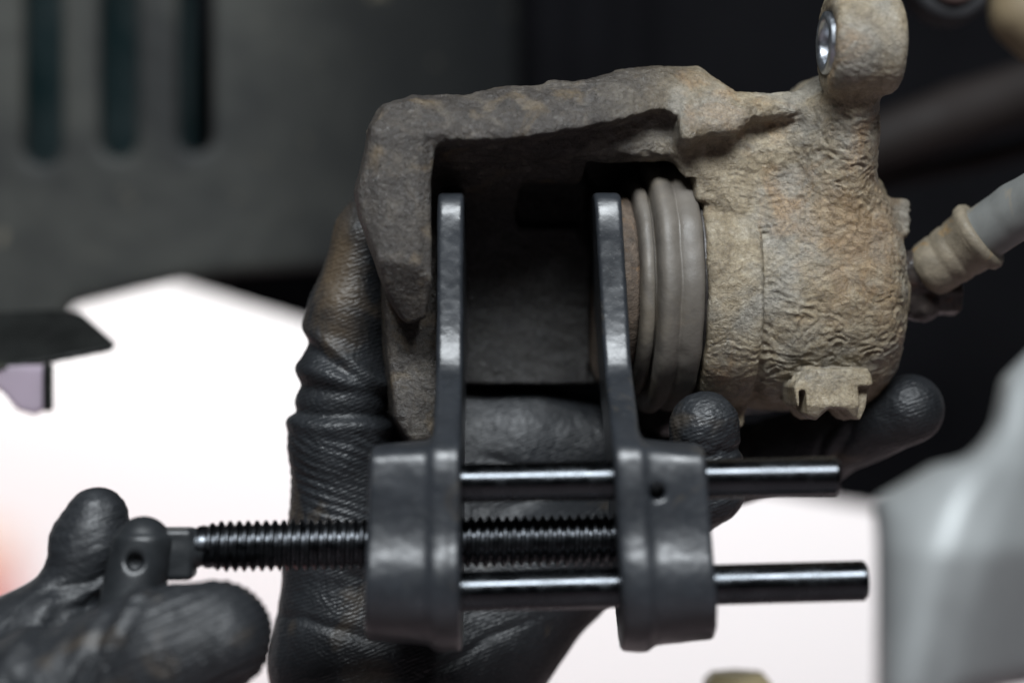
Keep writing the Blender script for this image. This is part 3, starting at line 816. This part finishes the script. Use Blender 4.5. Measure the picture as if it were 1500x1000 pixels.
# ================================================================ GLOVED HANDS
def ribs(x, p, slope, sp, warp): return np.sin(2 * math.pi * (p - slope * x + warp) / sp)
def build_holding_hand():
    h = 3.3
    F = Field((330, -90, 240), (1420, 520, 1190), h)
    C = lambda a, b, ra, rb, k=30: F.cone(pw(*a), pw(*b), ra, rb, k)
    # heel, palm and wrist
    C((575, 1150, 240), (570, 980, 240), 175, 165)
    C((570, 980, 240), (640, 760, 290), 150, 110, 60)
    C((600, 1040, 250), (800, 832, 260), 150, 104, 50)
    C((640, 900, 290), (760, 650, 320), 120, 84, 50)
    C((600, 900, 290), (650, 620, 330), 120, 80, 50)
    C((655, 650, 315), (865, 660, 318), 90, 84, 70)
    C((520, 690, 225), (640, 640, 320), 76, 80, 50)
    # thumb, standing up at the left
    C((510, 960, 200), (502, 800, 170), 118, 84, 50)
    C((502, 800, 170), (496, 650, 150), 80, 72, 30)
    C((496, 650, 150), (506, 560, 150), 72, 66, 20)
    C((506, 560, 150), (512, 460, 152), 66, 62, 20)
    C((512, 460, 152), (534, 345, 150), 62, 46, 20)
    C((534, 345, 150), (545, 320, 150), 46, 42, 15)
    # little finger curling up in front of the cylinder mouth
    C((800, 832, 260), (940, 772, 170), 98, 62, 30)
    C((940, 772, 170), (1035, 712, 92), 62, 57, 15)
    C((1035, 712, 92), (1031, 624, 46), 56, 52, 12)
    # ring finger under the cylinder
    C((790, 720, 330), (1000, 700, 340), 84, 68, 30)
    C((1000, 700, 340), (1200, 652, 275), 66, 60, 15)
    C((1200, 652, 275), (1332, 598, 150), 60, 53, 15)
    # middle and index fingers behind the casting
    C((760, 650, 340), (960, 580, 420), 80, 64, 30)
    C((960, 580, 420), (1180, 540, 425), 62, 54, 15)
    C((700, 610, 350), (800, 440, 435), 78, 62, 30)
    C((800, 440, 435), (880, 330, 425), 60, 52, 15)
    v, f = F.mesh(); v = relax(v, f, 2); n = vnormals(v, f)
    x, y, p = v[:, 0], v[:, 1], v[:, 2]
    w = perlin(x / 90, y / 90, p / 90, 31); w2 = perlin(x / 30, y / 30, p / 30, 32)
    d = 3.0 * w + 1.0 * w2
    th = sstep(640, 585, x) * sstep(330, 250, y)
    # folds of loose glove round the thumb
    for p0, sl, wd, am in ((543, 0.22, 15, 9), (568, 0.12, 10, -4), (627, 0.02, 12, 8), (610, 0.02, 7, -4), (480, 0.75, 15, 6), (505, 0.65, 12, -5), (590, -0.1, 14, 3)):
        d += th * am * np.exp(-((p - p0 - sl * (x - 440) + 6 * w) / wd) ** 2)
    r1 = th * sstep(632, 655, p) * sstep(830, 790, p)
    pat = 0.35 + 0.9 * np.clip(0.5 + 1.3 * perlin(x / 60, y / 60, p / 60, 36), 0, 1)
    d += pat * r1 * 1.05 * ribs(x, p, 0.38, 15, 16 * w)
    r2 = sstep(800, 850, p) * sstep(900, 760, x)
    d += pat * r2 * 0.85
    for k_, (x0_, p0_, sl_, am_) in enumerate(((600, 905, 0.35, -5), (560, 880, 0.5, -4), (480, 930, 0.2, -5), (700, 960, -0.5, -4))):
        d += am_ * np.exp(-((p - p0_ - sl_ * (x - x0_) + 14 * w) / 9) ** 2) * np.exp(-((x - x0_) / 90) ** 2)
    d += 0 * ribs(x, p, 0.72, 16, 18 * w)
    d += th * sstep(330, 360, p) * sstep(470, 430, p) * 0.45 * ribs(x, p, -0.12, 9.5, 8 * w)
    for p0_, am_ in ((668, -4), (682, 3), (694, -4), (735, -4)):
        d += am_ * np.exp(-((p - p0_ + 0.15 * (x - 1030) + 6 * w2) / 7) ** 2) * sstep(970, 990, x) * sstep(1110, 1095, x) * sstep(170, 130, y)
    for x0_, am_ in ((1235, -4), (1250, 3), (1264, -4), (1130, -4)):
        d += am_ * np.exp(-((x - x0_ + 0.3 * (p - 640) + 6 * w2) / 8) ** 2) * sstep(590, 600, p) * sstep(1110, 1125, x)
    pinky = sstep(960, 985, x) * sstep(1100, 1080, x) * sstep(120, 60, y)
    d += pinky * 1.5 * perlin(x / 9, y / 9, p / 14, 35)
    # palm creases
    d -= 4 * np.exp(-((p - 700 - 0.25 * (x - 780) + 8 * w) / 9) ** 2) * sstep(680, 720, x) * sstep(900, 860, x)
    v = v + n * d[:, None]
    return quadmesh('gloved_hand', v, f, GLOVE)
tag(build_holding_hand(), 'black gloved hand cradling the caliper from behind, thumb up at left', 'hand', 'gloved hands')
def build_turning_hand():
    h = 3.3
    F = Field((-420, -420, 690), (440, 60, 1250), h)
    C = lambda a, b, ra, rb, k=20: F.cone(pw(*a), pw(*b), ra, rb, k)
    # thumb standing behind the pivot head
    C((142, 757, -95), (130, 800, -97), 44, 52)
    C((130, 800, -97), (116, 872, -102), 52, 50)
    C((116, 872, -102), (50, 950, -120), 50, 80, 26)
    C((60, 945, -120), (-110, 1040, -130), 78, 125, 30)
    # index finger across the front, tip at the right
    C((316, 932, -255), (230, 955, -262), 78, 86)
    C((230, 955, -262), (70, 1025, -250), 84, 92)
    C((70, 1025, -250), (-130, 1110, -180), 92, 120, 30)
    # the other fingers curled below
    C((300, 1075, -190), (180, 1100, -215), 74, 80)
    C((180, 1100, -215), (-110, 1160, -160), 80, 115, 30)
    C((250, 1190, -130), (140, 1200, -160), 68, 76)
    C((140, 1200, -160), (-150, 1180, -140), 76, 120, 30)
    C((-110, 1040, -130), (-300, 1180, -100), 130, 150, 40)
    v, f = F.mesh(); v = relax(v, f, 2); n = vnormals(v, f)
    x, y, p = v[:, 0], v[:, 1], v[:, 2]
    w = perlin(x / 90, y / 90, p / 90, 41); w2 = perlin(x / 28, y / 28, p / 28, 42)
    d = 3.2 * w + 0.9 * w2
    idx = sstep(-150, -200, y) * sstep(180, 260, x)
    d += idx * 1.3 * ribs(x, p, -0.42, 12, 10 * w)
    ca, sa = math.cos(2.75), math.sin(2.75)
    tt = (x - 316) * ca - (932 - p) * -sa
    ix = sstep(-150, -190, y)
    for t0, wd, am in ((92, 9, -3.5), (106, 10, 3.0), (122, 9, -4.0), (140, 12, 3.5), (40, 20, 2.0), (200, 16, -4), (225, 18, 4)):
        d += ix * am * np.exp(-((tt - t0 + 9 * w2 + 10 * w) / wd) ** 2)
    t = sstep(-190, -150, y) * sstep(700, 720, p)
    for t0, wd, am in ((848, 8, -4), (862, 9, 3), (878, 8, -4), (815, 22, 2.5)):
        d += t * sstep(60, 90, x) * am * np.exp(-((p - t0 + 0.35 * (x - 120) + 8 * w2) / wd) ** 2)
    d += t * 0.35 * ribs(x, p, -0.2, 15, 9 * w) * sstep(60, 100, x)
    d -= 5 * np.exp(-((p - 905 + 0.5 * (x - 100)) / 12) ** 2) * t
    v = v + n * d[:, None]
    return quadmesh('gloved_hand', v, f, GLOVE2)
tag(build_turning_hand(), 'black gloved hand at lower left gripping the screw head of the tool', 'hand', 'gloved hands')
